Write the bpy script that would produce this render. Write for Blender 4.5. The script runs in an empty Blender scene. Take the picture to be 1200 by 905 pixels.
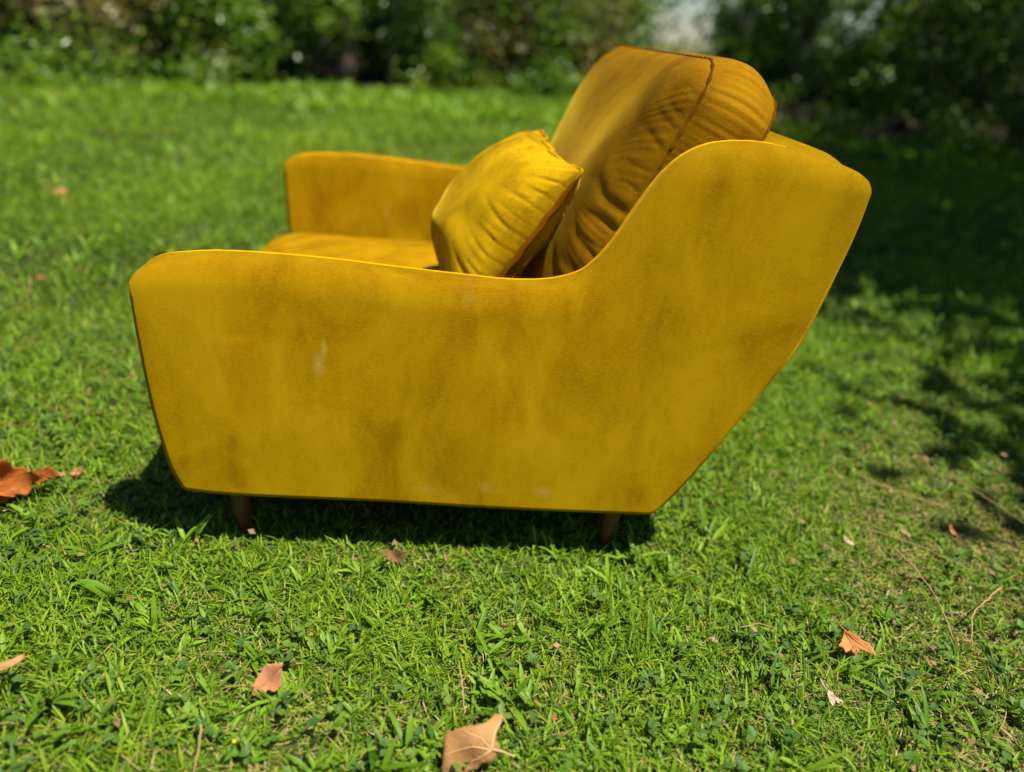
import bpy, math, random
import numpy as np
from mathutils import Vector, Matrix

rng = np.random.default_rng(7)
random.seed(7)
S = bpy.context.scene
COL = S.collection

# ------------------------------------------------------------------ camera
def cam_axes(pitch, yaw, roll):
    p, y, r = (math.radians(a) for a in (pitch, yaw, roll))
    f = Vector((math.sin(y) * math.cos(p), math.cos(y) * math.cos(p), -math.sin(p)))
    x = Vector((math.cos(y), -math.sin(y), 0))
    u = x.cross(f)
    return math.cos(r) * x + math.sin(r) * u, -math.sin(r) * x + math.cos(r) * u, f
cd = bpy.data.cameras.new('camera')
cam = bpy.data.objects.new('camera', cd)
COL.objects.link(cam)
cx, cu, cf = cam_axes(25.75, 5.0, 5.5)
M = Matrix((cx, cu, -cf)).transposed().to_4x4()
M.translation = Vector((0, -1.05, .85))
cam.matrix_world = M
cd.sensor_width = 36
cd.lens = 26.01
cd.clip_start = .05
cd.clip_end = 900
cd.dof.use_dof = True
cd.dof.focus_distance = 1.12
cd.dof.aperture_fstop = (cd.lens / 1000) / .0185
cd.dof.aperture_blades = 0
S.camera = cam

# ------------------------------------------------------------------ light
SUN = Vector((.31, -.19, 1)).normalized()
w = bpy.data.worlds.new('World')
S.world = w
w.use_nodes = True
nt = w.node_tree
sky = nt.nodes.new('ShaderNodeTexSky')
sky.sky_type = 'NISHITA'
sky.sun_disc = False
sky.dust_density = .3
sky.ozone_density = 2.0
sky.sun_elevation = math.asin(SUN.z)
sky.sun_rotation = math.atan2(SUN.x, SUN.y)
bg = nt.nodes['Background']
bg.inputs['Strength'].default_value = .052
nt.links.new(sky.outputs[0], bg.inputs[0])
sd = bpy.data.lights.new('sun', 'SUN')
sd.energy = 5.0
sd.angle = math.radians(.5)
sd.color = (1, .95, .86)
so = bpy.data.objects.new('sun', sd)
so.rotation_euler = SUN.to_track_quat('Z', 'Y').to_euler()
so.location = (3, -3, 12)
COL.objects.link(so)
S.view_settings.view_transform = 'Standard'
S.view_settings.look = 'None'
S.view_settings.exposure = .68
S.view_settings.gamma = 1
S.render.engine = 'CYCLES'
S.cycles.use_denoising = True
S.cycles.max_bounces = 6
S.cycles.transparent_max_bounces = 4

# ------------------------------------------------------------------ materials
def newmat(name):
    m = bpy.data.materials.new(name)
    m.use_nodes = True
    t = m.node_tree
    return m, t, t.nodes['Principled BSDF'], t.nodes['Material Output']
def N(t, kind, **kw):
    n = t.nodes.new(kind)
    for k, v in kw.items():
        if k in n.inputs: n.inputs[k].default_value = v
        else: setattr(n, k, v)
    return n
def ramp(t, stops, fac=None):
    r = t.nodes.new('ShaderNodeValToRGB')
    e = r.color_ramp.elements
    while len(e) < len(stops): e.new(.5)
    for q, (p, c) in zip(e, stops):
        q.position = p
        q.color = (*c, 1)
    if fac is not None: t.links.new(fac, r.inputs[0])
    return r
def coords(t, scale=(1, 1, 1), rot=(0, 0, 0), out='Object'):
    c = N(t, 'ShaderNodeTexCoord')
    m = N(t, 'ShaderNodeMapping')
    m.inputs['Scale'].default_value = scale
    m.inputs['Rotation'].default_value = rot
    t.links.new(c.outputs[out], m.inputs[0])
    return m.outputs[0]

NAP = (0, 0, -.45)
PILE = .56
JIT = 1.9
def velvet(name, c0, c1, c2, sheen=.8, marks=True, pile=None):
    m, t, p, out = newmat(name)
    L = t.links.new
    # brushed nap: large soft strokes, distorted
    n1 = N(t, 'ShaderNodeTexNoise', Scale=7.0, Detail=4.0, Roughness=.55, Distortion=.8)
    L(coords(t, (1, 1, .75), (0, .5, 0)), n1.inputs['Vector'])
    n2 = N(t, 'ShaderNodeTexNoise', Scale=5.5, Detail=3.0, Roughness=.45, Distortion=1.2)
    L(coords(t, (1.9, 1, .8), (0, .75, .1)), n2.inputs['Vector'])
    n3 = N(t, 'ShaderNodeTexNoise', Scale=360.0, Detail=3.0, Roughness=.65)
    L(coords(t, (.5, 1, 1.3), (0, .1, 0)), n3.inputs['Vector'])
    a = N(t, 'ShaderNodeMath', operation='MULTIPLY_ADD')
    L(n2.outputs[0], a.inputs[0]); a.inputs[1].default_value = .55
    L(n1.outputs[0], a.inputs[2])
    b = N(t, 'ShaderNodeMath', operation='MULTIPLY_ADD')
    L(n3.outputs[0], b.inputs[0]); b.inputs[1].default_value = .62
    # thin lines where a hand has brushed the pile
    n5 = N(t, 'ShaderNodeTexNoise', Scale=22.0, Detail=4.0, Roughness=.6, Distortion=.5)
    L(coords(t, (1.9, 1, .55), (0, 1.0, 0)), n5.inputs['Vector'])
    b5 = N(t, 'ShaderNodeMath', operation='MULTIPLY_ADD')
    L(n5.outputs[0], b5.inputs[0]); b5.inputs[1].default_value = .30
    L(a.outputs[0], b5.inputs[2])
    L(b5.outputs[0], b.inputs[2])
    mr = N(t, 'ShaderNodeMapRange')
    mr.inputs['From Min'].default_value = .98
    mr.inputs['From Max'].default_value = 1.42
    L(b.outputs[0], mr.inputs['Value'])
    r = ramp(t, [(0, c0), (.45, c1), (1, c2)], mr.outputs[0])
    base = r.outputs[0]
    if marks:   # faint pale scuffs rubbed into the pile
        n4 = N(t, 'ShaderNodeTexNoise', Scale=11.0, Detail=5.0, Roughness=.7, Distortion=.4)
        L(coords(t, (1, 1, 1), (0, .4, 0)), n4.inputs['Vector'])
        k = N(t, 'ShaderNodeMapRange')
        k.inputs['From Min'].default_value = .69
        k.inputs['From Max'].default_value = .82
        k.inputs['To Max'].default_value = .45
        L(n4.outputs[0], k.inputs['Value'])
        mx = N(t, 'ShaderNodeMix', data_type='RGBA')
        L(k.outputs[0], mx.inputs[0]); L(base, mx.inputs[6])
        mx.inputs[7].default_value = (.75, .55, .22, 1)
        base = mx.outputs[2]
        oc = N(t, 'ShaderNodeTexCoord')
        for (x_, z_, rx_, rz_, k_) in ((-.207, .362, .009, .020, .45), (-.199, .388, .005, .018, .5), (.160, .146, .020, .012, .28), (.064, .150, .013, .016, .24), (-.035, .139, .034, .009, .15), (.014, .478, .010, .018, .16)):
            mp = N(t, 'ShaderNodeMapping', vector_type='POINT')
            mp.inputs['Location'].default_value = (-x_ / rx_, 0, -z_ / rz_)
            mp.inputs['Scale'].default_value = (1 / rx_, .6, 1 / rz_)
            L(oc.outputs['Object'], mp.inputs[0])
            ln = N(t, 'ShaderNodeVectorMath', operation='LENGTH'); L(mp.outputs[0], ln.inputs[0])
            m1 = N(t, 'ShaderNodeMapRange'); m1.inputs['From Min'].default_value = 1.25; m1.inputs['From Max'].default_value = .0; m1.inputs['To Max'].default_value = k_ * 1.6
            L(ln.outputs['Value'], m1.inputs['Value'])
            m2 = N(t, 'ShaderNodeMath', operation='MULTIPLY'); L(m1.outputs[0], m2.inputs[0]); L(n4.outputs[0], m2.inputs[1])
            m3 = N(t, 'ShaderNodeMix', data_type='RGBA'); L(m2.outputs[0], m3.inputs[0]); L(base, m3.inputs[6]); m3.inputs[7].default_value = (.64, .47, .17, 1)
            base = m3.outputs[2]
    dk = N(t, 'ShaderNodeMix', data_type='RGBA', blend_type='MULTIPLY')
    dk.inputs[0].default_value = 1
    L(base, dk.inputs[6]); dk.inputs[7].default_value = (.88, .69, .42, 1)     # ground cloth under the pile is a shade deeper
    L(dk.outputs[2], p.inputs['Base Color'])
    p.inputs['Roughness'].default_value = .9
    p.inputs['Specular IOR Level'].default_value = .05
    p.inputs['Sheen Weight'].default_value = .7 * sheen
    p.inputs['Sheen Roughness'].default_value = .22
    p.inputs['Sheen Tint'].default_value = (1, .72, .06, 1)
    # the pile: fibres standing off the cloth and combed downwards
    ge = N(t, 'ShaderNodeNewGeometry')
    va = N(t, 'ShaderNodeVectorMath', operation='ADD')
    L(ge.outputs['Normal'], va.inputs[0]); va.inputs[1].default_value = NAP
    # single fibres stand every which way about that direction
    wn = N(t, 'ShaderNodeTexWhiteNoise', noise_dimensions='3D')
    sc = N(t, 'ShaderNodeVectorMath', operation='SCALE')
    sc.inputs['Scale'].default_value = 40000
    L(ge.outputs['Position'], sc.inputs[0]); L(sc.outputs[0], wn.inputs['Vector'])
    jit = N(t, 'ShaderNodeVectorMath', operation='MULTIPLY_ADD')
    L(wn.outputs['Color'], jit.inputs[0]); jit.inputs[1].default_value = (JIT,) * 3
    L(va.outputs[0], jit.inputs[2])
    ctr = N(t, 'ShaderNodeVectorMath', operation='ADD')
    L(jit.outputs[0], ctr.inputs[0]); ctr.inputs[1].default_value = (-JIT / 2,) * 3
    vn = N(t, 'ShaderNodeVectorMath', operation='NORMALIZE')
    L(ctr.outputs[0], vn.inputs[0])
    hb = N(t, 'ShaderNodeBsdfHair', component='Reflection')
    hb.inputs['RoughnessU'].default_value = 1.0
    hb.inputs['RoughnessV'].default_value = 1.0
    hb.inputs['Offset'].default_value = 0
    L(vn.outputs[0], hb.inputs['Tangent'])
    hg = N(t, 'ShaderNodeMix', data_type='RGBA', blend_type='MULTIPLY')
    hg.inputs[0].default_value = 1
    L(base, hg.inputs[6]); hg.inputs[7].default_value = (1.26, 1.20, 1.1, 1)
    L(hg.outputs[2], hb.inputs['Color'])
    mxs = N(t, 'ShaderNodeMixShader')
    mxs.inputs[0].default_value = PILE if pile is None else pile
    L(p.outputs[0], mxs.inputs[1]); L(hb.outputs[0], mxs.inputs[2])
    L(mxs.outputs[0], out.inputs[0])
    # fine weave + soft waviness
    h = N(t, 'ShaderNodeMath', operation='MULTIPLY_ADD')
    L(n3.outputs[0], h.inputs[0]); h.inputs[1].default_value = .0005
    h2 = N(t, 'ShaderNodeMath', operation='MULTIPLY')
    L(a.outputs[0], h2.inputs[0]); h2.inputs[1].default_value = .002
    L(h2.outputs[0], h.inputs[2])
    bp = N(t, 'ShaderNodeBump')
    bp.inputs['Strength'].default_value = .8
    bp.inputs['Distance'].default_value = 1.0
    L(h.outputs[0], bp.inputs['Height'])
    L(bp.outputs[0], p.inputs['Normal'])
    return m
VELVET = velvet('mustard_velvet', (.305, .176, .0022), (.405, .252, .003), (.495, .326, .005))
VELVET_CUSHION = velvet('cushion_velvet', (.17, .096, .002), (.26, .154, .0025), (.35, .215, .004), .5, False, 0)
VELVET_SEAT = velvet('seat_velvet', (.31, .178, .002), (.42, .258, .0025), (.52, .335, .004), .6, False, .35)
VELVET_PILLOW = velvet('pillow_velvet', (.22, .148, .003), (.50, .355, .004), (.72, .53, .008), .8, False, .08)
PIPE = velvet('piping_velvet', (.42, .24, .003), (.52, .31, .004), (.62, .39, .006), .9, False, .25)
SHEEN_LINE = velvet('sheen_line_velvet', (.62, .40, .006), (.70, .47, .008), (.78, .54, .012), 1.0, False, 0)  # paler than the cloth, to paint the sheen line on arm edges
ZIP = velvet('zip_tape', (.15, .062, .002), (.19, .08, .003), (.24, .105, .004), .2, False)

def plain(name, c0, c1, scale=20, rough=.6, spec=.3, stretch=(1, 1, 1), bump=.0):
    m, t, p, out = newmat(name)
    n = N(t, 'ShaderNodeTexNoise', Scale=scale, Detail=5.0, Roughness=.6)
    t.links.new(coords(t, stretch), n.inputs['Vector'])
    r = ramp(t, [(.3, c0), (.7, c1)], n.outputs[0])
    t.links.new(r.outputs[0], p.inputs['Base Color'])
    p.inputs['Roughness'].default_value = rough
    p.inputs['Specular IOR Level'].default_value = spec
    if bump:
        b = N(t, 'ShaderNodeBump'); b.inputs['Distance'].default_value = bump
        t.links.new(n.outputs[0], b.inputs['Height']); t.links.new(b.outputs[0], p.inputs['Normal'])
    return m
WOOD = plain('stained_wood', (.06, .022, .009), (.11, .04, .016), 30, .4, .4, (4, 4, .5))
LINING = plain('black_lining', (.012, .011, .01), (.02, .018, .016), 200, .9)
BARK = plain('bark', (.09, .07, .055), (.22, .18, .14), 14, .9, .2, (3, 3, .6), .02)
BRUSH = plain('dead_brush', (.16, .10, .075), (.30, .20, .16), 10, .9)
STRAW = plain('dry_stalk', (.30, .19, .07), (.46, .31, .13), 40, .7)

def leafy(name, stops, rough=.42, spec=.4, trans=.3, attr='tint'):
    m, t, p, out = newmat(name)
    a = N(t, 'ShaderNodeAttribute', attribute_name=attr)
    r = ramp(t, stops, a.outputs['Fac'])
    t.links.new(r.outputs[0], p.inputs['Base Color'])
    p.inputs['Roughness'].default_value = rough
    p.inputs['Specular IOR Level'].default_value = spec
    tr = N(t, 'ShaderNodeBsdfTranslucent')
    g = N(t, 'ShaderNodeMix', data_type='RGBA', blend_type='MULTIPLY')
    g.inputs[0].default_value = 1
    t.links.new(r.outputs[0], g.inputs[6]); g.inputs[7].default_value = (1.25, 1.3, .6, 1)
    t.links.new(g.outputs[2], tr.inputs['Color'])
    mx = N(t, 'ShaderNodeMixShader'); mx.inputs[0].default_value = trans
    t.links.new(p.outputs[0], mx.inputs[1]); t.links.new(tr.outputs[0], mx.inputs[2])
    t.links.new(mx.outputs[0], out.inputs[0])
    return m
GRASS = leafy('grass_blade', [(0, (.018, .052, .004)), (.35, (.070, .146, .006)), (.65, (.142, .252, .009)), (.79, (.25, .345, .02)), (.88, (.36, .29, .09)), (1, (.50, .39, .18))], .5, .2)
BROAD = leafy('broad_blade', [(0, (.055, .145, .010)), (.5, (.150, .278, .013)), (1, (.26, .39, .03))], .45, .25)
WEED = leafy('weed_leaf', [(0, (.045, .105, .022)), (.5, (.09, .17, .02)), (1, (.16, .25, .022))], .5, .2, .2)
BLOOM = plain('yellow_bloom', (.75, .55, .02), (.8, .62, .03), 5)
LEAF_BRIGHT = leafy('leaf_bright', [(0, (0.082, 0.161, 0.017)), (.6, (0.165, 0.276, 0.028)), (.93, (0.312, 0.350, 0.048)), (1, (0.600, 0.600, 0.374))], .28, .35)  # pale last stop of these four leaf ramps paints in sun glints
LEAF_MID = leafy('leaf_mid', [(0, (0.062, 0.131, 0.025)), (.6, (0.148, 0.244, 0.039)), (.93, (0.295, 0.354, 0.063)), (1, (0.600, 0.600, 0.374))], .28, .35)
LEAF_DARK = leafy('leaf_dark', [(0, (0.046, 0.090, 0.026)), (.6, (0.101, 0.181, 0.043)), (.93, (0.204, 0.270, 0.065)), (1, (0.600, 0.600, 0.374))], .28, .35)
LEAF_OLIVE = leafy('leaf_olive', [(0, (0.098, 0.108, 0.028)), (.6, (0.179, 0.172, 0.048)), (.93, (0.325, 0.245, 0.083)), (1, (0.600, 0.600, 0.374))], .28, .35)

def dryleaf(name, c0, c1):
    m = plain(name, c0, c1, 60, .65, .25, (1, 1, 1), .0015)
    return m

# ------------------------------------------------------------------ helpers
def tag(o, label=None, cat=None, group=None, kind=None):
    for k, v in (('label', label), ('category', cat), ('group', group), ('kind', kind)):
        if v: o[k] = v
    return o
def empty(name, loc=(0, 0, 0), rz=0):
    o = bpy.data.objects.new(name, None)
    o.empty_display_size = .1
    o.location = loc
    o.rotation_euler.z = rz
    COL.objects.link(o)
    return o
def link(name, me, mat, parent=None, smooth=True):
    if mat and not me.materials: me.materials.append(mat)
    if smooth: me.polygons.foreach_set('use_smooth', np.ones(len(me.polygons), bool))
    o = bpy.data.objects.new(name, me)
    COL.objects.link(o)
    if parent: o.parent = parent
    return o
def fast_mesh(name, V, F, tint=None):
    """V (n,3), F (m,k) with one k, or a list of such arrays"""
    me = bpy.data.meshes.new(name)
    Fs = F if isinstance(F, list) else [F]
    V = np.ascontiguousarray(V, np.float32)
    me.vertices.add(len(V)); me.vertices.foreach_set('co', V.ravel())
    loops = np.concatenate([f.ravel() for f in Fs]).astype(np.int32)
    tot = np.concatenate([np.full(len(f), f.shape[1], np.int32) for f in Fs])
    start = np.concatenate([[0], np.cumsum(tot)[:-1]]).astype(np.int32)
    me.loops.add(len(loops)); me.loops.foreach_set('vertex_index', loops)
    me.polygons.add(len(tot)); me.polygons.foreach_set('loop_start', start); me.polygons.foreach_set('loop_total', tot)
    if tint is not None:
        a = me.attributes.new('tint', 'FLOAT', 'POINT')
        a.data.foreach_set('value', np.ascontiguousarray(tint, np.float32))
    me.update(calc_edges=True)
    me.validate()
    return me
class MB:
    def __init__(s): s.v, s.f = [], []
    def add(s, V, F):
        b = len(s.v)
        s.v += [tuple(p) for p in V]
        s.f += [tuple(i + b for i in f) for f in F]
    def tube(s, path, rad, n=8, caps=True, closed=False):
        path = [Vector(p) for p in path]
        m = len(path)
        rad = [float(q_) for q_ in rad] if hasattr(rad, '__len__') else [float(rad)] * m
        V, F = [], []
        prev = None
        for i, p in enumerate(path):
            if closed: d = path[(i + 1) % m] - path[i - 1]
            else: d = path[min(i + 1, m - 1)] - path[max(i - 1, 0)]
            d.normalize()
            if prev is None: prev = d.orthogonal().normalized()
            a = (prev - d * prev.dot(d)).normalized()
            prev = a
            b = d.cross(a)
            for k in range(n):
                t = 2 * math.pi * k / n
                V.append(p + rad[i] * (math.cos(t) * a + math.sin(t) * b))
        for i in range(m if closed else m - 1):
            j = (i + 1) % m
            for k in range(n):
                F.append((i * n + k, i * n + (k + 1) % n, j * n + (k + 1) % n, j * n + k))
        if caps and not closed:
            F.append(tuple(range(n))[::-1]); F.append(tuple(range((m - 1) * n, m * n)))
        s.add(V, F)
    def build(s, name, mat, parent=None, smooth=True):
        me = bpy.data.meshes.new(name)
        me.from_pydata(s.v, [], s.f)
        me.update()
        return link(name, me, mat, parent, smooth)
def catmull(P, per=12, closed=False):
    P = np.asarray(P, float)
    n = len(P)
    out = []
    for i in range(n if closed else n - 1):
        g = (lambda k: P[k % n]) if closed else (lambda k: P[min(max(k, 0), n - 1)])
        p0, p1, p2, p3 = g(i - 1), g(i), g(i + 1), g(i + 2)
        for t in np.linspace(0, 1, per, endpoint=False):
            out.append(.5 * (2 * p1 + (p2 - p0) * t + (2 * p0 - 5 * p1 + 4 * p2 - p3) * t * t + (3 * p1 - p0 - 3 * p2 + p3) * t ** 3))
    if not closed: out.append(P[-1])
    return np.array(out)
def resample(P, n):
    d = np.concatenate([[0], np.cumsum(np.linalg.norm(np.diff(P, axis=0), axis=1))])
    t = np.linspace(0, d[-1], n)
    return np.stack([np.interp(t, d, P[:, k]) for k in range(P.shape[1])], -1)
def sines(seed, n=10, f0=1., f1=6.):
    r = np.random.default_rng(seed)
    k = r.normal(size=(n, 2)); k /= np.linalg.norm(k, axis=1)[:, None]
    k *= r.uniform(f0, f1, (n, 1)); ph = r.uniform(0, 6.28, n)
    return lambda x, y: sum(np.sin(k[i, 0] * x + k[i, 1] * y + ph[i]) for i in range(n)) / math.sqrt(n)

# ------------------------------------------------------------------ ground
def ground_mat():
    m, t, p, out = newmat('lawn_soil')
    L = t.links.new
    n = N(t, 'ShaderNodeTexNoise', Scale=1.6, Detail=6.0, Roughness=.65)
    L(coords(t), n.inputs['Vector'])
    n2 = N(t, 'ShaderNodeTexNoise', Scale=60.0, Detail=6.0, Roughness=.75)
    L(coords(t), n2.inputs['Vector'])
    a = N(t, 'ShaderNodeMath', operation='MULTIPLY_ADD')
    L(n2.outputs[0], a.inputs[0]); a.inputs[1].default_value = .8; L(n.outputs[0], a.inputs[2])
    r = ramp(t, [(.65, (.03, .038, .010)), (.85, (.06, .08, .016)), (1.0, (.09, .11, .022)), (1.15, (.16, .13, .05))], a.outputs[0])
    r.color_ramp.elements[3].position = 1.0
    r.color_ramp.elements[2].position = .93
    L(r.outputs[0], p.inputs['Base Color'])
    p.inputs['Roughness'].default_value = .95
    p.inputs['Specular IOR Level'].default_value = .1
    b = N(t, 'ShaderNodeBump'); b.inputs['Distance'].default_value = .02
    L(n2.outputs[0], b.inputs['Height']); L(b.outputs[0], p.inputs['Normal'])
    return m
g = MB()
g.add([(-400, -400, 0), (400, -400, 0), (400, 400, 0), (-400, 400, 0)], [(0, 1, 2, 3)])
tag(g.build('lawn_ground', ground_mat(), smooth=False), kind='structure')

EDGE = [(-14, 3.2), (-7, 5.0), (-4.3, 6.5), (-3.5, 7.0), (-2.4, 8.0), (-1.5, 8.7), (-.4, 9.5), (1.1, 9.8), (2.8, 9.9), (3.6, 9.1), (4.3, 8.0), (5.2, 7.5), (6.3, 7.2), (9, 6.2), (14, 4)]
EDGE = catmull(EDGE, 6)
def edge_y(x): return np.interp(x, EDGE[:, 0], EDGE[:, 1])
V = [(x, y + .12 * math.sin(x * 3.1) + .08 * math.sin(x * 7.7 + 1), .004) for x, y in EDGE]
k = len(V)
V += [(x * 1.6, 34, .004) for x, y in EDGE]
g = MB(); g.add(V, [(i, i + 1, k + i + 1, k + i) for i in range(k - 1)])
tag(g.build('woodland_floor', plain('leaf_litter', (.018, .013, .009), (.055, .038, .026), 5, .95, .1, (1, 1, 1), .03), smooth=False), kind='structure')

# ------------------------------------------------------------------ armchair
T = .105                                        # thickness of a side panel
WI = .985                                       # inner face of the far panel
chair = empty('armchair', (0, 0, 0))
tag(chair, 'mustard yellow velvet armchair with slanted back standing on the lawn', 'armchair')

top_pts = [(-.459, .493), (-.440, .502), (-.412, .508), (-.364, .514), (-.293, .516), (-.196, .514), (-.111, .509), (.014, .503), (.077, .501), (.138, .506), (.186, .521), (.214, .546), (.235, .577), (.255, .615), (.275, .651), (.295, .680), (.321, .705), (.355, .722), (.396, .7295), (.438, .7305), (.477, .7255), (.530, .715), (.563, .7045), (.578, .695)]
back_pts = [(.578, .695), (.584, .682), (.582, .668), (.570, .588), (.541, .442), (.506, .357), (.457, .258), (.403, .161), (.379, .124), (.372, .115)]
bot_pts = [(-.434, .120), (-.425, .114), (-.40, .1115), (-.319, .109), (-.106, .1095), (.112, .106), (.340, .1075), (.362, .109), (.372, .115)]
front_pts = [(-.434, .120), (-.447, .150), (-.456, .190), (-.466, .265), (-.472, .366), (-.4745, .441), (-.4750, .466), (-.4705, .482), (-.459, .493)]
def nudge(P):
    out = []
    for x, z in P:
        dz = -.007 * np.interp(x, [.17, .29], [1, 0]) if z > .3 else -.006
        dx = np.interp(x, [-.42, -.2, .3, .42, .55], [-.010, 0, 0, -.006, .005])
        if z < .3 and x > .3: dx = -.007
        if .3 < z < .6 and x > .3: dx = np.interp(z, [.3, .6], [-.007, .004])
        out.append((x + dx, z + dz))
    return out
top_pts, back_pts, bot_pts, front_pts = (nudge(P) for P in (top_pts, back_pts, bot_pts, front_pts))
NU, NV = 150, 84
def crv(P, n, dens): 
    C = catmull(P, 16)
    C = resample(C, 800)
    return C[np.clip(np.round(dens * 799).astype(int), 0, 799)]
du = np.linspace(0, 1, NU); du = .35 * du + .65 * (.5 - .5 * np.cos(np.pi * du))
dv = np.linspace(0, 1, NV); dv = .35 * dv + .65 * (.5 - .5 * np.cos(np.pi * dv))
top = crv(top_pts, NU, du); bot = crv(bot_pts, NU, du)
fro = crv(front_pts, NV, dv); bak = crv(back_pts[::-1], NV, dv)
u = du[:, None, None]; v = dv[None, :, None]
G = (1 - v) * bot[:, None] + v * top[:, None] + (1 - u) * fro[None] + u * bak[None] - ((1 - u) * (1 - v) * bot[0] + u * (1 - v) * bot[-1] + (1 - u) * v * top[0] + u * v * top[-1])
BD = np.concatenate([resample(catmull(bot_pts, 16), 500), resample(catmull(back_pts[::-1], 16), 500), resample(catmull(top_pts[::-1], 16), 700), resample(catmull(front_pts[::-1], 16), 300)])
RR = np.concatenate([np.full(500, .013), np.full(500, .012), np.full(700, .041), np.full(300, .020)])
kk = np.hanning(161); kk /= kk.sum()
RR = np.convolve(np.concatenate([RR[-80:], RR, RR[:80]]), kk, 'valid')
Gf = G.reshape(-1, 2)
dist = np.zeros(len(Gf)); rad = np.zeros(len(Gf))
for a in range(0, len(Gf), 2000):
    D = np.linalg.norm(Gf[a:a + 2000, None] - BD[None], axis=2)
    i = D.argmin(1); dist[a:a + 2000] = D.min(1); rad[a:a + 2000] = RR[i]
edge = np.zeros((NU, NV), bool); edge[0] = edge[-1] = True; edge[:, 0] = edge[:, -1] = True
dist[edge.ravel()] = 0
q = np.clip(rad - dist, 0, None)
yo = rad - np.sqrt(np.clip(rad ** 2 - q ** 2, 0, None))
s1 = sines(3, 9, 8, 26)
puff = np.clip(dist / .16, 0, 1); puff = puff * puff * (3 - 2 * puff)
X, Z = Gf[:, 0], Gf[:, 1]
# long soft strokes and a few dents pressed into the upholstery
strokes = .0012 * s1(X + .5 * Z, .5 * Z - .3 * X)
dent = lambda x, z, sx, sz, dp: dp * np.exp(-((X - x) / sx) ** 2 - ((Z - z) / sz) ** 2)
yout = yo - .008 * puff + strokes * puff + dent(-.33, .40, .018, .006, .0022) + dent(-.318, .392, .02, .005, -.0018) + dent(-.30, .40, .05, .02, .0015) + dent(-.27, .37, .05, .06, .002) + dent(.36, .70, .05, .012, .002)
V1 = np.stack([X, yout, Z], -1)
V2 = np.stack([X, T - yo + .003 * puff, Z], -1)
idx = np.arange(NU * NV).reshape(NU, NV)
Fq = np.stack([idx[:-1, :-1], idx[1:, :-1], idx[1:, 1:], idx[:-1, 1:]], -1).reshape(-1, 4)
ring = np.concatenate([idx[:, 0], idx[-1, 1:], idx[-2::-1, -1], idx[0, -2:0:-1]])
n0 = NU * NV
rn = np.roll(ring, -1)
Fs = np.stack([ring, ring + n0, rn + n0, rn], -1)
pm = fast_mesh('side_panel', np.concatenate([V1, V2]), np.concatenate([Fq, Fq[:, ::-1] + n0, Fs]))
near = link('side_panel', pm, VELVET, chair)
Vm = np.concatenate([V1, V2]); Vm[:, 1] = WI + T - Vm[:, 1]
far = link('side_panel', fast_mesh('side_panel', Vm, np.concatenate([Fq[:, ::-1], Fq + n0, Fs[:, ::-1]])), VELVET, chair)
def piping(path, r, name, parent, n=8, wob=.0, closed=False, mat=PIPE, taper=0):
    P = resample(np.asarray(path, float), max(8, int(np.linalg.norm(np.diff(path, axis=0), axis=1).sum() / .004)))
    m = MB()
    rad_ = [r * min(1, (i + 2) / (taper + 1)) * (1 + wob * math.sin(i * .9) + wob * .6 * random.uniform(-1, 1)) for i in range(len(P))]
    m.tube(P, rad_, n, closed=closed)
    return m.build(name, mat, parent)
for pnl, yy in ((near, .0105), (far, WI + T - .0105)):
    pth = [(x + .001, yy, z) for x, z in resample(catmull(back_pts, 16), 120)[16:-2]]
    piping(pth, .0024, 'piping', pnl, taper=30)

# added pale tube paints in the sheen along inner arm edges, not real piping
sheen_path = resample(catmull(front_pts[4:] + top_pts[1:-2], 12), 260)
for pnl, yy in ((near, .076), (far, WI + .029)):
    piping([(x, yy, z - .0026) for x, z in sheen_path], .0026, 'piping', pnl, 8, .05, False, SHEEN_LINE)
# back panel: slab between and slightly proud of the side panels
off = .003
bp = resample(catmull(back_pts, 16), 60)
outer = [(x + off * .9 * min(1, (i_ - 3) / 14) - .002 * (i_ < 5), z - off * .4) for i_, (x, z) in enumerate(bp) if i_ >= 3]
innr = [(x - .105, z + .035) for x, z in bp[::-1][:-14]]
topc = [(.425, .690), (.445, .706), (.475, .7165), (.52, .7125), (.552, .704), (.572, .690)]
sec = np.array(outer + innr + topc)
NYB = 40
ys = np.linspace(.016, WI + T - .016, NYB)
crown = lambda y: .015 * math.sin(math.pi / 2 * np.clip(min(y - .02, WI + T - .02 - y) / .11, 0, 1))
Vb = np.array([(x, y, z + crown(y) * np.clip((z - .6) / .1, 0, 1)) for y in ys for x, z in sec])
ns = len(sec)
Fb = np.array([(j * ns + i, (j + 1) * ns + i, (j + 1) * ns + (i + 1) % ns, j * ns + (i + 1) % ns) for j in range(NYB - 1) for i in range(ns)])
me = bpy.data.meshes.new('back_panel'); me.from_pydata(Vb.tolist(), [], Fb.tolist() + [list(range(ns)), list(range((NYB - 1) * ns, NYB * ns))[::-1]]); me.update()
link('back_panel', me, VELVET, chair)

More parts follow.
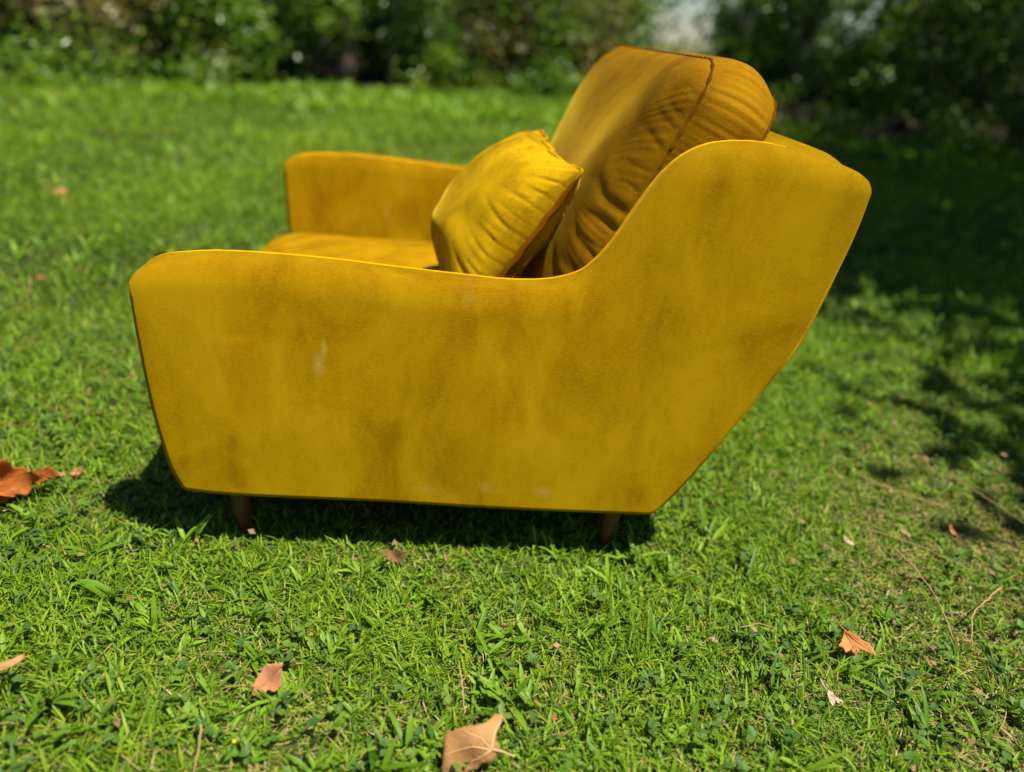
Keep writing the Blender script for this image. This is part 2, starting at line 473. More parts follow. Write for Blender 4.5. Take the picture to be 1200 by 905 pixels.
def rbox(name, x0, x1, y0, y1, z0, z1, r, mat, parent):
    """box with rounded edges (superellipsoid grid)"""
    c = np.array([(x0 + x1) / 2, (y0 + y1) / 2, (z0 + z1) / 2]); h = np.array([x1 - x0, y1 - y0, z1 - z0]) / 2
    n = 9
    V, F = [], []
    def s(t): return math.sin(t * math.pi / 2)
    for ax in range(3):
        for sg in (-1, 1):
            b = len(V)
            for i in range(n):
                for j in range(n):
                    a_, b_ = s(-1 + 2 * i / (n - 1)), s(-1 + 2 * j / (n - 1))
                    p = [0, 0, 0]; p[ax] = sg; p[(ax + 1) % 3] = a_; p[(ax + 2) % 3] = b_
                    P = np.array(p) * h
                    core = np.clip(P, -(h - r), h - r)
                    d = P - core; l = np.linalg.norm(d)
                    if l > 1e-9: P = core + d / l * r
                    V.append(tuple(P + c))
            for i in range(n - 1):
                for j in range(n - 1):
                    f = (b + i * n + j, b + (i + 1) * n + j, b + (i + 1) * n + j + 1, b + i * n + j + 1)
                    F.append(f if sg > 0 else f[::-1])
    m = MB(); m.add(V, F)
    return m.build(name, mat, parent)
rbox('front_rail', -.452, -.40, T - .01, WI + .01, .112, .235, .015, VELVET, chair)
rbox('seat_deck', -.43, .40, T - .012, WI + .012, .125, .215, .01, LINING, chair)

for x, lx in ((-.364, 0), (.304, 0)):
    for y in (.052, WI + T - .052):
        m = MB()
        tilt = -.010 if x > 0 else .006
        m.tube([(x, y, .125), (x + tilt * .3, y, .08), (x + tilt * .7, y, .035), (x + tilt, y, .002), (x + tilt, y, 0)], [.0195, .0180, .0140, .0105, .009], 20)
        m.build('leg', WOOD, chair)

def rrect(ha, hv, rc, n):
    """rounded rectangle, n points, starting mid right; returns (a, v)"""
    P = []
    for cx_, cy_, t0 in ((ha - rc, hv - rc, 0), (-(ha - rc), hv - rc, 90), (-(ha - rc), -(hv - rc), 180), (ha - rc, -(hv - rc), 270)):
        for t in np.linspace(t0, t0 + 90, 14):
            P.append((cx_ + rc * math.cos(math.radians(t)), cy_ + rc * math.sin(math.radians(t))))
    P.append(P[0])
    return resample(np.array(P), n + 1)[:-1]
def pnoise(n, seed, fr):
    r = np.random.default_rng(seed)
    t = np.arange(n) / n * 2 * np.pi
    return sum(np.sin(f * t + r.uniform(0, 6.28)) * r.uniform(.4, 1) for f in fr) / math.sqrt(len(fr))

def cushion(name, c, A, Vv, B, ha, hv, rc, thick, bf, bb, mat, parent, seed=1, n=360, rings=44, pucker=None, pamp=.003, power=2.3, gus=.012, wr=.002, creases=()):
    """boxed cushion: front face, gusset, rear face; A up, Vv across, B out of the front"""
    c, A, Vv, B = (np.array(t, float) for t in (c, A, Vv, B))
    bd = rrect(ha, hv, rc, n)
    if creases:                       # finer mesh on the near end, where the cloth is gathered
        dn = rrect(ha, hv, rc, 8000)
        wgt = np.where(dn[:, 1] < -.9 * hv, 3.6, .62); cw = np.cumsum(wgt); cw /= cw[-1]
        bd = dn[np.searchsorted(cw, (np.arange(n) + .5) / n)]
    s_ = np.linspace(1, 0, rings + 1)[:-1] ** .8
    fine = pnoise(n, seed, range(22, 75, 4))
    pk = pamp * fine + (pucker(bd) if pucker is not None else 0)
    slow = pnoise(n, seed + 7, range(3, 14))
    low = sines(seed + 5, 8, 5, 15)
    size = min(ha, hv)
    V, F = [], []
    hh = np.array([[ha, hv]])
    def ringpts(s, h):
        P = bd * (1 - (1 - s) * size / hh)
        return c + P[:, :1] * A + P[:, 1:] * Vv + h[:, None] * B
    def face(sign, bulge, base):
        out = []
        for s in s_:
            d = (1 - s) * size
            # distance-true edge profile so that the roundness near the seam is even
            h = bulge * (1 - s ** power) ** .62
            P = bd * (1 - (1 - s) * size / hh)
            h = h + pk * np.exp(-(d / .055) ** 1.6) * min(1, d / .010) * (1 if sign > 0 else .7) + wr * low(P[:, 0], P[:, 1]) * min(1, d / .05)
            if sign > 0:
                for a_, ln_, w_, dp_, sk_ in creases:     # short puckers pulled in by the near seam
                    dv_ = P[:, 1] + hv
                    da_ = P[:, 0] - a_ - sk_ * dv_ - .12 * np.sin(dv_ * 60 + a_ * 90) * w_ * 4
                    fall = np.exp(-(dv_ / ln_) ** 2) * np.clip(dv_ / .006, 0, 1)
                    ww = w_ * (1 + dv_ / .16)
                    h = h - dp_ * fall * (np.exp(-(da_ / ww) ** 2) - .55 * np.exp(-((da_ - 2.1 * ww) / (1.4 * ww)) ** 2))
            out.append(ringpts(s, sign * h + base))
        return out
    gs = []
    for t in np.linspace(0, 1, 12)[1:-1]:
        h = -thick * t
        o = gus * math.sin(math.pi * t) * (1 + .25 * slow) + (.35 * pk + .0007 * pnoise(n, seed + 3, range(34, 90, 6))) * math.sin(math.pi * t) ** .5
        nr = bd / np.linalg.norm(bd, axis=1)[:, None]
        tg = np.roll(bd, -1, 0) - np.roll(bd, 1, 0); tg /= np.linalg.norm(tg, axis=1)[:, None]
        nr = np.stack([tg[:, 1], -tg[:, 0]], -1)
        P = bd + nr * np.reshape(o, (-1, 1))
        gs.append(c + P[:, :1] * A + P[:, 1:] * Vv + h * B)
    fr = face(1, bf, 0); re = face(-1, bb, -thick)
    stack = fr[::-1] + gs + re
    V = np.concatenate(stack + [fr[-1].mean(0)[None] , re[-1].mean(0)[None]])
    K = len(stack)
    i = np.arange(n); j = (i + 1) % n
    F = np.concatenate([np.stack([k_ * n + i, k_ * n + j, (k_ + 1) * n + j, (k_ + 1) * n + i], -1) for k_ in range(K - 1)])
    T3 = np.concatenate([np.stack([i, np.full(n, K * n), j], -1), np.stack([(K - 1) * n + j, np.full(n, K * n + 1), (K - 1) * n + i], -1)])
    ob = link(name, fast_mesh(name, V, [F, T3]), mat, parent)
    for h in (0.0, -thick):
        P = c + bd[:, :1] * A * 1.001 + bd[:, 1:] * Vv * 1.001 + h * B
        piping(np.concatenate([P, P[:1]]), .0024, 'piping', ob, 7, .35, False, mat if name == 'seat_cushion' else ZIP)
    return ob

# seat cushion
cushion('seat_cushion', (-.112, .5425, .276), (1, 0, 0), (0, -1, 0), (0, 0, 1), .40, .437, .06, .085, .062, .004, VELVET_SEAT, chair, 4, 260, 34, None, .001, 3.5, .012, .001)
# back cushion, leaning on the back panel
Ab = np.array([.392, 0, .92]); Ab /= np.linalg.norm(Ab)
Bb = np.array([-Ab[2], 0, Ab[0]])
creases = []
_r = np.random.default_rng(77)
_a = -.20
while _a < .25:
    big = _r.uniform() < .38 and _a < .13
    w_ = _r.uniform(.0065, .0105) if big else _r.uniform(.0035, .0055)
    creases.append((_a, _r.uniform(.055, .095) if big else _r.uniform(.02, .045), w_, w_ * _r.uniform(.30, .44) * (1 if big else .55), _r.uniform(-.1, .45)))
    _a += _r.uniform(.020, .042)
top_c = np.array([.363, 0, .832])
HB = .285
cb = top_c - Ab * HB
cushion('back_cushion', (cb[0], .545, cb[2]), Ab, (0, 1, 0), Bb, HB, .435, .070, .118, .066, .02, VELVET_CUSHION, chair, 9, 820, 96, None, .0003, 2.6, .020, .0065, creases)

# ------------------------------------------------------------------ throw pillow
def throw_pillow():
    P0 = np.array([.192, .24, .643]); P1 = np.array([.154, .64, .656])
    ew = P1 - P0; wlen = np.linalg.norm(ew); ew /= wlen
    eh = np.array([.48, 0, .877]); eh -= ew * eh.dot(ew); eh /= np.linalg.norm(eh)
    nb = np.cross(eh, ew); nb = nb if nb[0] < 0 else -nb
    hlen = .335
    c = (P0 + P1) / 2 - eh * hlen / 2
    n = 760
    root = empty('throw_pillow', tuple(c - eh * hlen / 2))
    tag(root, 'small plain yellow velvet throw pillow leaning on the back cushion', 'pillow')
    bd = rrect(hlen / 2, wlen / 2, .006, n)       # (up, across)
    # pincushion: sides bow inward a little between the pointed corners
    a_, v_ = bd[:, 0] / (hlen / 2), bd[:, 1] / (wlen / 2)
    pin = np.stack([bd[:, 0] * (1 - .10 * (1 - v_ ** 2) * np.abs(a_) ** 4), bd[:, 1] * (1 - .06 * (1 - a_ ** 2) * np.abs(v_) ** 4)], -1)
    wave = np.where(a_ > .97, .0105 * np.sin(v_ * 13.5 + .6) * (1 - np.abs(v_) ** 6) + .002 * np.sin(v_ * 29), .0015 * pnoise(n, 2, range(9, 40, 3)))
    kk = np.hanning(9); kk /= kk.sum()
    wave = np.convolve(np.concatenate([wave[-4:], wave, wave[:4]]), kk, 'valid')
    pk = .0020 * pnoise(n, 5, range(30, 95, 3)) * (.45 + .55 * np.clip(pnoise(n, 6, range(2, 9)), 0, 1.5))
    low = sines(31, 9, 14, 40)
    rings = 56
    ss = np.linspace(1, 0, rings + 1)[:-1] ** .75
    off_ = c - np.array(root.location)
    bend = lambda a: .028 * np.clip(.5 - a / hlen, 0, 1) ** 2 - .006     # the lower half slides forward on the seat
    def side(sign, bulge, rot):
        out = []
        for s in ss:
            P = pin * (1 - (1 - s) * hlen / np.array([[hlen, wlen]]))
            aa = P[:, 0] / (hlen / 2); vv = P[:, 1] / (wlen / 2)
            d = (1 - s) * hlen / 2
            h = bulge * np.clip((1 - np.abs(aa) ** 2.2) * (1 - np.abs(vv) ** 2.6), 0, 1) ** .55
            h = h + pk * np.exp(-(d / .024) ** 1.5) * min(1, d / .006) + (.0042 * low(P[:, 0] * .9 + .3 * P[:, 1], P[:, 1] * .7) + .0014 * low(P[:, 0] * 2.6, P[:, 1] * .9 + 3)) * min(1, d / .04)
            if sign > 0:
                for a_, ln_, w_, dp_, sk_ in ((-.11, .06, .006, .007, .5), (-.085, .035, .004, .004, .3), (-.05, .05, .005, .005, .35), (-.02, .03, .004, .004, .2), (.012, .055, .005, .007, .3), (.04, .03, .004, .004, 0), (.072, .045, .005, .006, -.1), (.10, .03, .004, .005, -.3), (.13, .03, .004, .006, -.6)):
                    dv_ = P[:, 1] + wlen / 2 - .004
                    da_ = P[:, 0] - a_ - sk_ * dv_
                    ww = .75 * w_ * (1 + dv_ / .12)
                    h = h - .38 * dp_ * np.exp(-(dv_ / (.75 * ln_)) ** 2) * np.clip(dv_ / .004, 0, 1) * (np.exp(-(da_ / ww) ** 2) - .5 * np.exp(-((da_ - 2 * ww) / (1.4 * ww)) ** 2))
            out.append(off_ + P[:, :1] * eh + P[:, 1:] * ew + (wave * s ** 6 + sign * h + bend(P[:, 0]))[:, None] * nb)
        return out
    fr = side(1, .126, 0); re = side(-1, .062, 0)
    stack = fr[::-1] + re[1:]
    K = len(stack)
    V = np.concatenate(stack + [fr[-1].mean(0)[None], re[-1].mean(0)[None]])
    i = np.arange(n); j = (i + 1) % n
    F = np.concatenate([np.stack([k_ * n + i, k_ * n + j, (k_ + 1) * n + j, (k_ + 1) * n + i], -1) for k_ in range(K - 1)])
    T3 = np.concatenate([np.stack([i, np.full(n, K * n), j], -1), np.stack([(K - 1) * n + j, np.full(n, K * n + 1), (K - 1) * n + i], -1)])
    link('pillow_cover', fast_mesh('pillow_cover', V, [F, T3]), VELVET_PILLOW, root)
    seam = off_ + pin[:, :1] * eh * 1.012 + pin[:, 1:] * ew * 1.012 + (wave + bend(pin[:, 0]))[:, None] * nb
    sel = np.concatenate([seam, seam[:1]])
    piping(sel, .0032, 'seam', root, 8, .12, False, VELVET_PILLOW)
    # zip placket: a strip of darker tape along the near edge
    m = MB()
    e_ = np.where(v_ < -.985)[0]
    e_ = e_[np.argsort(bd[e_, 0])]
    Pz = seam[e_]
    rows = []
    for k_, p in enumerate(Pz):
        f = min(1, .25 + 4 * min(k_, len(Pz) - 1 - k_) / len(Pz))
        rows.append([p + nb * (.0062 * f) - ew * .001, p + nb * .004 * f - ew * .0065 * f, p - nb * .004 * f - ew * .006 * f, p - nb * .005 * f - ew * .000])
    W_ = [q_ for r_ in rows for q_ in r_]
    m.add(W_, [(a * 4 + b, a * 4 + b + 1, a * 4 + b + 5, a * 4 + b + 4) for a in range(len(rows) - 1) for b in range(3)])
    m.build('zip_placket', ZIP, root)
throw_pillow()

# ------------------------------------------------------------------ lawn
patch = sines(11, 10, 1.2, 5.5)
patch2 = sines(12, 12, 6, 22)
def worn(x, y): return 1 - .42 * np.exp(-(np.maximum(np.abs(y - .25) - .28, 0) / .06) ** 2) * np.exp(-(np.maximum(np.abs(x) - .5, 0) / .08) ** 2)
def blades(n, xr, yr, lmin, lmax, wmin, wmax, rows, lean=(.15, 1.15), dens=None, zlift=0, tint_shift=0., dry=.10, seed=0, near_edge=False):
    r = np.random.default_rng(seed)
    x = r.uniform(*xr, n); y = r.uniform(*yr, n)
    keep = y < edge_y(x) + r.normal(0, .22, n)
    if near_edge: keep = np.abs(y - edge_y(x)) < np.abs(r.normal(0, .22, n))
    # only the wedge of lawn in front of the camera and a margin beside it
    keep &= np.abs(x - .08 * (y + 1.05)) < 1.0 + .92 * (y + 1.05)
    x, y = x[keep], y[keep]
    pv = patch(x, y); pw = patch2(x, y)
    if dens is not None:
        k = r.uniform(0, 1, len(x)) < dens(pv, pw); x, y, pv, pw = x[k], y[k], pv[k], pw[k]
    n = len(x)
    ln = r.uniform(lmin, lmax, n) * np.clip(1 + .22 * pv + .18 * pw, .5, 1.6) * worn(x, y)
    wd = r.uniform(wmin, wmax, n)
    hd = r.uniform(0, 2 * np.pi, n) + .6 * pw
    a0 = r.uniform(*lean, n); cv = r.uniform(.1, 1.3, n)
    tint = np.clip(r.normal(.50, .19, n) + .12 * pv + .06 * pw + tint_shift, 0, .78)
    isdry = r.uniform(0, 1, n) < np.clip(dry * (1 - .9 * pv - .5 * pw) * (1 + 1.2 * np.exp(-((x + .35) / .35) ** 2 - ((y + .22) / .2) ** 2)), .01, .7)
    tint = np.where(isdry, r.uniform(.82, 1, n), tint)
    a0 = np.where(isdry, a0 + .35, a0)
    t = np.linspace(0, 1, rows)
    dx, dy = np.cos(hd), np.sin(hd)
    tw = r.uniform(-.5, .5, n)
    V = np.zeros((n, rows * 2 - 1, 3), np.float32)
    h = np.zeros(n); z = np.full(n, -.004 + zlift)
    for i in range(rows):
        if i:
            a = np.minimum(a0 + cv * (t[i] - .5 / rows), 1.75)
            h = h + np.sin(a) * ln / (rows - 1); z = z + np.cos(a) * ln / (rows - 1)
        z = np.maximum(z, .0 + zlift * .5)
        px, py = x + h * dx, y + h * dy
        if i < rows - 1:
            ww = wd * (1 - .55 * t[i] ** 2) * (.75 if i == 0 else 1) * .5
            ang = tw * t[i]
            sx, sy, sz = -dy * np.cos(ang), dx * np.cos(ang), np.sin(ang)
            V[:, 2 * i] = np.stack([px - sx * ww, py - sy * ww, z - sz * ww], -1)
            V[:, 2 * i + 1] = np.stack([px + sx * ww, py + sy * ww, z + sz * ww], -1)
        else:
            V[:, 2 * i] = np.stack([px, py, z], -1)
    k = rows * 2 - 1
    base = (np.arange(n) * k)[:, None]
    quads = np.concatenate([base + np.array([[2 * i, 2 * i + 1, 2 * i + 3, 2 * i + 2]]) for i in range(rows - 2)]) if rows > 2 else np.zeros((0, 4), int)
    e = 2 * (rows - 2)
    tris = base + np.array([[e, e + 1, e + 2]])
    return V.reshape(-1, 3), quads, tris, np.repeat(tint, k)
def join(parts):
    V, Q, Tt, ti, b = [], [], [], [], 0
    for v_, q_, t_, c_ in parts:
        V.append(v_); Q.append(q_ + b); Tt.append(t_ + b); ti.append(c_); b += len(v_)
    return np.concatenate(V), [np.concatenate(Q), np.concatenate(Tt)], np.concatenate(ti)
def sheet(name, parts, mat):
    V, F, ti = join(parts)
    F = [f for f in F if len(f)]
    return tag(link(name, fast_mesh(name, V, F, ti), mat), kind='stuff')
sheet('lawn_grass', [
    blades(155000, (-1.5, 2.1), (-.62, 1.0), .015, .041, .0013, .0029, 4, (.2, 1.35), seed=1, dry=.15, dens=lambda a, b: np.clip(1.0 + .4 * b + .3 * a, .22, 1)),
    blades(34000, (-1.5, 2.1), (-.62, 1.0), .020, .048, .0026, .0050, 4, (.3, 1.4), seed=2, dry=.03, tint_shift=.10),
    blades(150000, (-3.2, 4.4), (1.0, 3.4), .03, .065, .0030, .0060, 3, seed=3, dry=.05),
    blades(230000, (-7, 9), (3.4, 10), .04, .085, .006, .013, 3, seed=4, dry=.03, tint_shift=.04),
    blades(90000, (-7, 9), (4, 11), .03, .10, .006, .013, 3, (.1, 1.1), seed=6, dry=.06, tint_shift=.08, near_edge=True),
], GRASS)
# flat straw thatch between the blades
sheet('grass_thatch', [blades(60000, (-1.5, 2.1), (-.62, 1.0), .02, .06, .0010, .0022, 3, (1.2, 1.6), seed=5, dry=3.0, zlift=.012, dens=lambda a, b: np.clip(.55 - .45 * a - .2 * b, .03, 1))], GRASS)

def tufts(n, xr, yr, seed, lmin, lmax, wmin, wmax, kmin=4, kmax=9, rows=5, clump=None):
    r = np.random.default_rng(seed)
    parts = []
    x = r.uniform(*xr, n); y = r.uniform(*yr, n)
    keep = (r.uniform(-1.4, 1.2, n) < patch(x * 1.3 + 4, y * 1.3)) & (np.abs(x - .08 * (y + 1.05)) < 1.0 + .92 * (y + 1.05)) & (y < edge_y(x))
    x, y = x[keep], y[keep]; n = len(x)
    kn = r.integers(kmin, kmax, n)
    ci = np.repeat(np.arange(n), kn); m = len(ci)
    X, Y = x[ci] + r.normal(0, .006, m), y[ci] + r.normal(0, .006, m)
    fan = r.uniform(0, 6.28, n)[ci]; hd = fan + r.normal(0, 1.3, m)
    sc = r.uniform(.7, 1.15, n)[ci]
    ln = r.uniform(lmin, lmax, m) * sc; wd = r.uniform(wmin, wmax, m) * sc
    a0 = r.uniform(.25, 1.3, m); cv = r.uniform(.2, 1.0, m)
    tint = np.clip(r.normal(.5, .22, n)[ci] + r.normal(0, .1, m), 0, 1)
    t = np.linspace(0, 1, rows)
    prof = np.array([.55, .95, 1, .78, 0]) if rows == 5 else np.interp(t, [0, .25, .5, .75, 1], [.55, .95, 1, .78, 0])
    dx, dy = np.cos(hd), np.sin(hd)
    V = np.zeros((m, rows * 3 - 2, 3)); h = np.zeros(m); z = np.full(m, .0)
    for i in range(rows):
        if i:
            a = np.minimum(a0 + cv * (t[i] - .5 / rows), 1.8)
            h = h + np.sin(a) * ln / (rows - 1); z = z + np.cos(a) * ln / (rows - 1)
        z = np.maximum(z, .003)
        px, py = X + h * dx, Y + h * dy
        if i < rows - 1:
            ww = wd * prof[i] * .5
            lift = ww * .45                       # blade creased along its midrib
            V[:, 3 * i] = np.stack([px + dy * ww, py - dx * ww, z + lift], -1)
            V[:, 3 * i + 1] = np.stack([px, py, z], -1)
            V[:, 3 * i + 2] = np.stack([px - dy * ww, py + dx * ww, z + lift], -1)
        else: V[:, 3 * i] = np.stack([px, py, z], -1)
    k = rows * 3 - 2
    base = (np.arange(m) * k)[:, None]
    Q = np.concatenate([base + np.array([[3 * i + o, 3 * i + o + 1, 3 * i + o + 4, 3 * i + o + 3]]) for i in range(rows - 2) for o in (0, 1)])
    e = 3 * (rows - 2)
    T3 = np.concatenate([base + np.array([[e + o, e + o + 1, e + 3]]) for o in (0, 1)])
    return V.reshape(-1, 3), Q, T3, np.repeat(tint, k)
sheet('broad_leaved_grass', [
    tufts(4200, (-1.5, 2.1), (-.62, 1.0), 21, .015, .043, .0034, .0066, 4, 9),
    tufts(130, (-.9, 1.2), (-.55, .1), 22, .035, .072, .006, .0095, 4, 8),
    tufts(2600, (-3.2, 4.4), (1.0, 3.4), 23, .04, .09, .006, .012, 4, 7),
    tufts(5000, (-7, 9), (6.2, 10.2), 25, .08, .2, .02, .04, 4, 7),
    tufts(3000, (-7, 9), (3.4, 9.6), 24, .06, .12, .012, .022, 3, 6),
], BROAD)

def weeds(n, seed, xr, yr):
    """low oval weed and clover leaves, three to six to a stem"""
    r = np.random.default_rng(seed)
    x = r.uniform(*xr, n); y = r.uniform(*yr, n)
    keep = r.uniform(-1.2, 1.4, n) < patch(y * 1.7 + 9, x * 1.7)
    x, y = x[keep], y[keep]; n = len(x)
    kn = r.integers(3, 7, n); ci = np.repeat(np.arange(n), kn); m = len(ci)
    hd = r.uniform(0, 6.28, m); L_ = r.uniform(.007, .017, m); Wd = L_ * r.uniform(.55, .8, m)
    z = r.uniform(.012, .034, n)[ci] + r.normal(0, .003, m)
    tl = r.uniform(-.35, .5, m)
    tmpl = np.array([(0, 0), (.3, .42), (.68, .46), (1, 0), (.68, -.46), (.3, -.42)])
    dx, dy = np.cos(hd), np.sin(hd)
    V = np.zeros((m, 6, 3))
    for k_, (a, b) in enumerate(tmpl):
        V[:, k_, 0] = x[ci] + dx * a * L_ - dy * b * Wd
        V[:, k_, 1] = y[ci] + dy * a * L_ + dx * b * Wd
        V[:, k_, 2] = z + a * L_ * np.sin(tl) + abs(b) * Wd * .35
    base = (np.arange(m) * 6)[:, None]
    Q = np.concatenate([base + np.array([[0, 1, 2, 3]]), base + np.array([[0, 3, 4, 5]])])
    tint = np.clip(r.normal(.4, .25, n)[ci], 0, 1)
    return V.reshape(-1, 3), Q, np.zeros((0, 3), int), np.repeat(tint, 6)
sheet('low_weeds', [weeds(3400, 41, (-1.3, 1.9), (-.6, .9)), weeds(2500, 42, (-2.4, 3.2), (.9, 2.2))], WEED)
# tiny yellow oxalis blooms
m = MB()
r_ = np.random.default_rng(50)
for k in range(6):
    x, y, z = r_.uniform(-1.0, 1.3), r_.uniform(-.55, .6), r_.uniform(.025, .04)
    for a in range(5):
        t = a * 1.2566
        m.add([(x, y, z), (x + .0022 * math.cos(t - .5), y + .0022 * math.sin(t - .5), z + .002), (x + .0032 * math.cos(t), y + .0032 * math.sin(t), z + .0025), (x + .0022 * math.cos(t + .5), y + .0022 * math.sin(t + .5), z + .002)], [(0, 1, 2, 3)])
tag(m.build('yellow_blooms', BLOOM), kind='stuff')

# ------------------------------------------------------------------ fallen leaves
def fallen_leaf(name, label, loc, outline, scale, tilt, rz, mat, curl=.3, crumple=.1, stalk=None, veins=None, seed=0, group='dead leaves lying on the lawn', lift=.02, vein_mat=None, yaw=0, folds=(), cfreq=1.0):
    """outline in centimetres in the leaf's own plane (x right, y up the leaf); tilt raises the plane towards the viewer"""
    root = empty(name, loc, rz)
    tag(root, label, 'leaf', group)
    O = np.array(outline, float) * .01 * scale
    O = resample(np.concatenate([O, O[:1]]), 73)[:-1]
    r = np.random.default_rng(seed)
    O += r.normal(0, .0007 * scale, O.shape)
    c = O.mean(0)
    sz = np.abs(O - c).max()
    wv = sines(seed + 3, 6, 1.5 * cfreq / sz, 5 * cfreq / sz)
    ct, st = math.cos(tilt), math.sin(tilt)
    cyw, syw = math.cos(yaw), math.sin(yaw)
    ymin = O[:, 1].min()
    def place(p, lift_=0):
        d = (p - c) / sz
        z = curl * sz * (d[..., 0] ** 2 * .8 + .5 * d[..., 1] ** 2) + crumple * sz * wv(p[..., 0], p[..., 1]) + lift_
        X_, Y_ = p[..., 0], p[..., 1] - ymin
        P = np.stack([X_, Y_ * ct - z * st, Y_ * st + z * ct], -1)
        P = np.stack([P[..., 0] * cyw - P[..., 2] * syw, P[..., 1], P[..., 0] * syw + P[..., 2] * cyw], -1)
        P[..., 2] += lift
        return P
    rings = [place(c + (O - c) * s) for s in (1, .85, .68, .5, .32, .15)]
    n = 72
    V = np.concatenate(rings + [place(c[None])])
    V[:, 2] = np.maximum(V[:, 2], .004)
    i = np.arange(n); j = (i + 1) % n
    F = np.concatenate([np.stack([k * n + i, k * n + j, (k + 1) * n + j, (k + 1) * n + i], -1) for k in range(5)])
    T3 = np.stack([5 * n + i, 5 * n + j, np.full(n, 6 * n)], -1)
    ob = link('leaf_blade', fast_mesh('leaf_blade', V, [F, T3]), mat, root)
    sm = ob.modifiers.new('thickness', 'SOLIDIFY'); sm.thickness = .0006
    for k_, (ol, tl_, yw_, dx_, dy_, dz_) in enumerate(folds):    # lobes folded over the blade
        ct, st, cyw, syw = math.cos(tl_), math.sin(tl_), math.cos(yw_), math.sin(yw_)
        O2 = np.array(ol, float) * .01 * scale
        O2 = resample(np.concatenate([O2, O2[:1]]), 73)[:-1] + r.normal(0, .0007 * scale, (72, 2))
        c2 = O2.mean(0)
        V = np.concatenate([place(c2 + (O2 - c2) * s) for s in (1, .85, .68, .5, .32, .15)] + [place(c2[None])]) + np.array([dx_, dy_, dz_])
        V[:, 2] = np.maximum(V[:, 2], .004)
        ob = link('leaf_lobe', fast_mesh('leaf_lobe', V, [F, T3]), mat, root)
        sm = ob.modifiers.new('thickness', 'SOLIDIFY'); sm.thickness = .0006
    ct, st, cyw, syw = math.cos(tilt), math.sin(tilt), math.cos(yaw), math.sin(yaw)
    vm = MB()
    for vp in veins or []:
        P = place(resample(np.array(vp, float) * .01 * scale, 12), .0008)
        vm.tube(P, list(np.linspace(.0011, .0004, 12) * scale ** .5), 5)
    if veins: vm.build('vein', vein_mat or STRAW, root)
    if stalk:
        P = place(np.array(stalk[:1], float) * .01 * scale)
        Q = [P[0]] + [P[0] + np.array(s_) * .01 * scale for s_ in stalk[1:]]
        sb = MB(); sb.tube(catmull(Q, 6), .0010 * scale ** .5, 6); sb.build('stalk', vein_mat or STRAW, root)
    return root
TAN = dryleaf('tan_leaf', (.31, .150, .05), (.45, .225, .08))
RUST = dryleaf('rust_leaf', (.20, .055, .008), (.42, .118, .013))
PINK = dryleaf('pinkish_leaf', (.40, .155, .070), (.54, .23, .115))
ORANGE = dryleaf('orange_leaf', (.38, .14, .035), (.52, .21, .06))
PALE = dryleaf('pale_leaf', (.48, .36, .21), (.60, .46, .30))
BROWN = dryleaf('brown_leaf', (.12, .07, .025), (.24, .13, .045))
VEIN = plain('pale_vein', (.55, .36, .18), (.66, .46, .25), 30)
fallen_leaf('fallen_leaf', 'large tan lobed leaf with pale veins, nearest the viewer', (.052, -.446, .0),
    [(-3.6, 5.6), (-1.2, 6.6), (.9, 6.9), (2.4, 7.4), (4.0, 7.7), (3.7, 6.6), (2.8, 5.6), (3.0, 4.4), (3.6, 3.6), (2.9, 3.2), (2.2, 2.0), (1.4, 2.4), (.4, 1.2), (-1.0, .8), (-2.2, 1.0), (-3.3, .1), (-3.9, -.3), (-3.7, 2.6)], 1.0, .95, .05, TAN, -.45, .11,
    [(2.2, 4.0), (1.6, -.2, -.3), (3.0, -.6, -.7)], [[(2.2, 4.0), (0, 4.4), (-3.6, 3.2)], [(2.2, 4.0), (.9, 5.4), (-1.4, 6.2)], [(2.2, 4.0), (2.6, 5.6), (3.8, 7.4)], [(2.2, 4.0), (.8, 2.9), (-2.2, 1.2)]], 61, lift=.006, vein_mat=VEIN)
fallen_leaf('fallen_leaf', 'pinkish brown leaf scrap standing in the grass left of centre', (-.228, -.325, 0),
    [(-2.0, 1.2), (-1.5, 3.0), (-.4, 4.4), (1.9, 4.9), (2.0, 3.2), (2.1, 1.6), (1.2, .6), (.2, .8), (-.6, -.2), (-1.9, 0)], .92, .9, -.06, PINK, .12, .08, None, [[(-1.6, .4), (0, 2.2), (1.8, 4.6)]], 62, lift=.012, vein_mat=PINK)
fallen_leaf('fallen_leaf', 'crumpled rust orange leaf at the left edge of the lawn', (-.778, .072, 0),
    [(-5, .5), (-5.4, 2), (-5.0, 3.2), (-3.8, 3.6), (-3.4, 4.8), (-1.8, 4.5), (-.9, 6.2), (.2, 6.6), (.7, 5.0), (2.2, 5.1), (3.4, 4.4), (5.0, 4.6), (5.4, 3.4), (3.8, 2.6), (3.2, .8), (1.4, .9), (.8, -.4), (-.6, .1), (-1.8, -.8), (-2.8, .2)], 1.16, 1.0, .1, RUST, .18, .21, None, [[(-4.2, 2), (-1.2, 3.4), (5, 4.6)], [(-2, 3), (-.5, 5), (0, 6.6)]], 67, lift=.016, vein_mat=RUST, cfreq=2.2, folds=[([(-5.2, .6), (-4.4, 2.6), (-2, 3.2), (.4, 2.6), (2.2, 2.2), (2.6, .8), (.6, .2), (-1.0, -.8), (-3, -.2)], .15, .1, 0, -.035, .022), ([(-.6, 2.4), (.6, 4.6), (2.6, 4.9), (5.6, 4.3), (6.4, 3.6), (3.6, 2.6), (1.4, 2.0)], .5, -.15, .004, .0, .012), ([(-4.6, 2), (-3.6, 4.6), (-1.6, 5.2), (-1.2, 3.4), (-2.6, 2.0)], 1.35, .3, 0, .01, .0)])
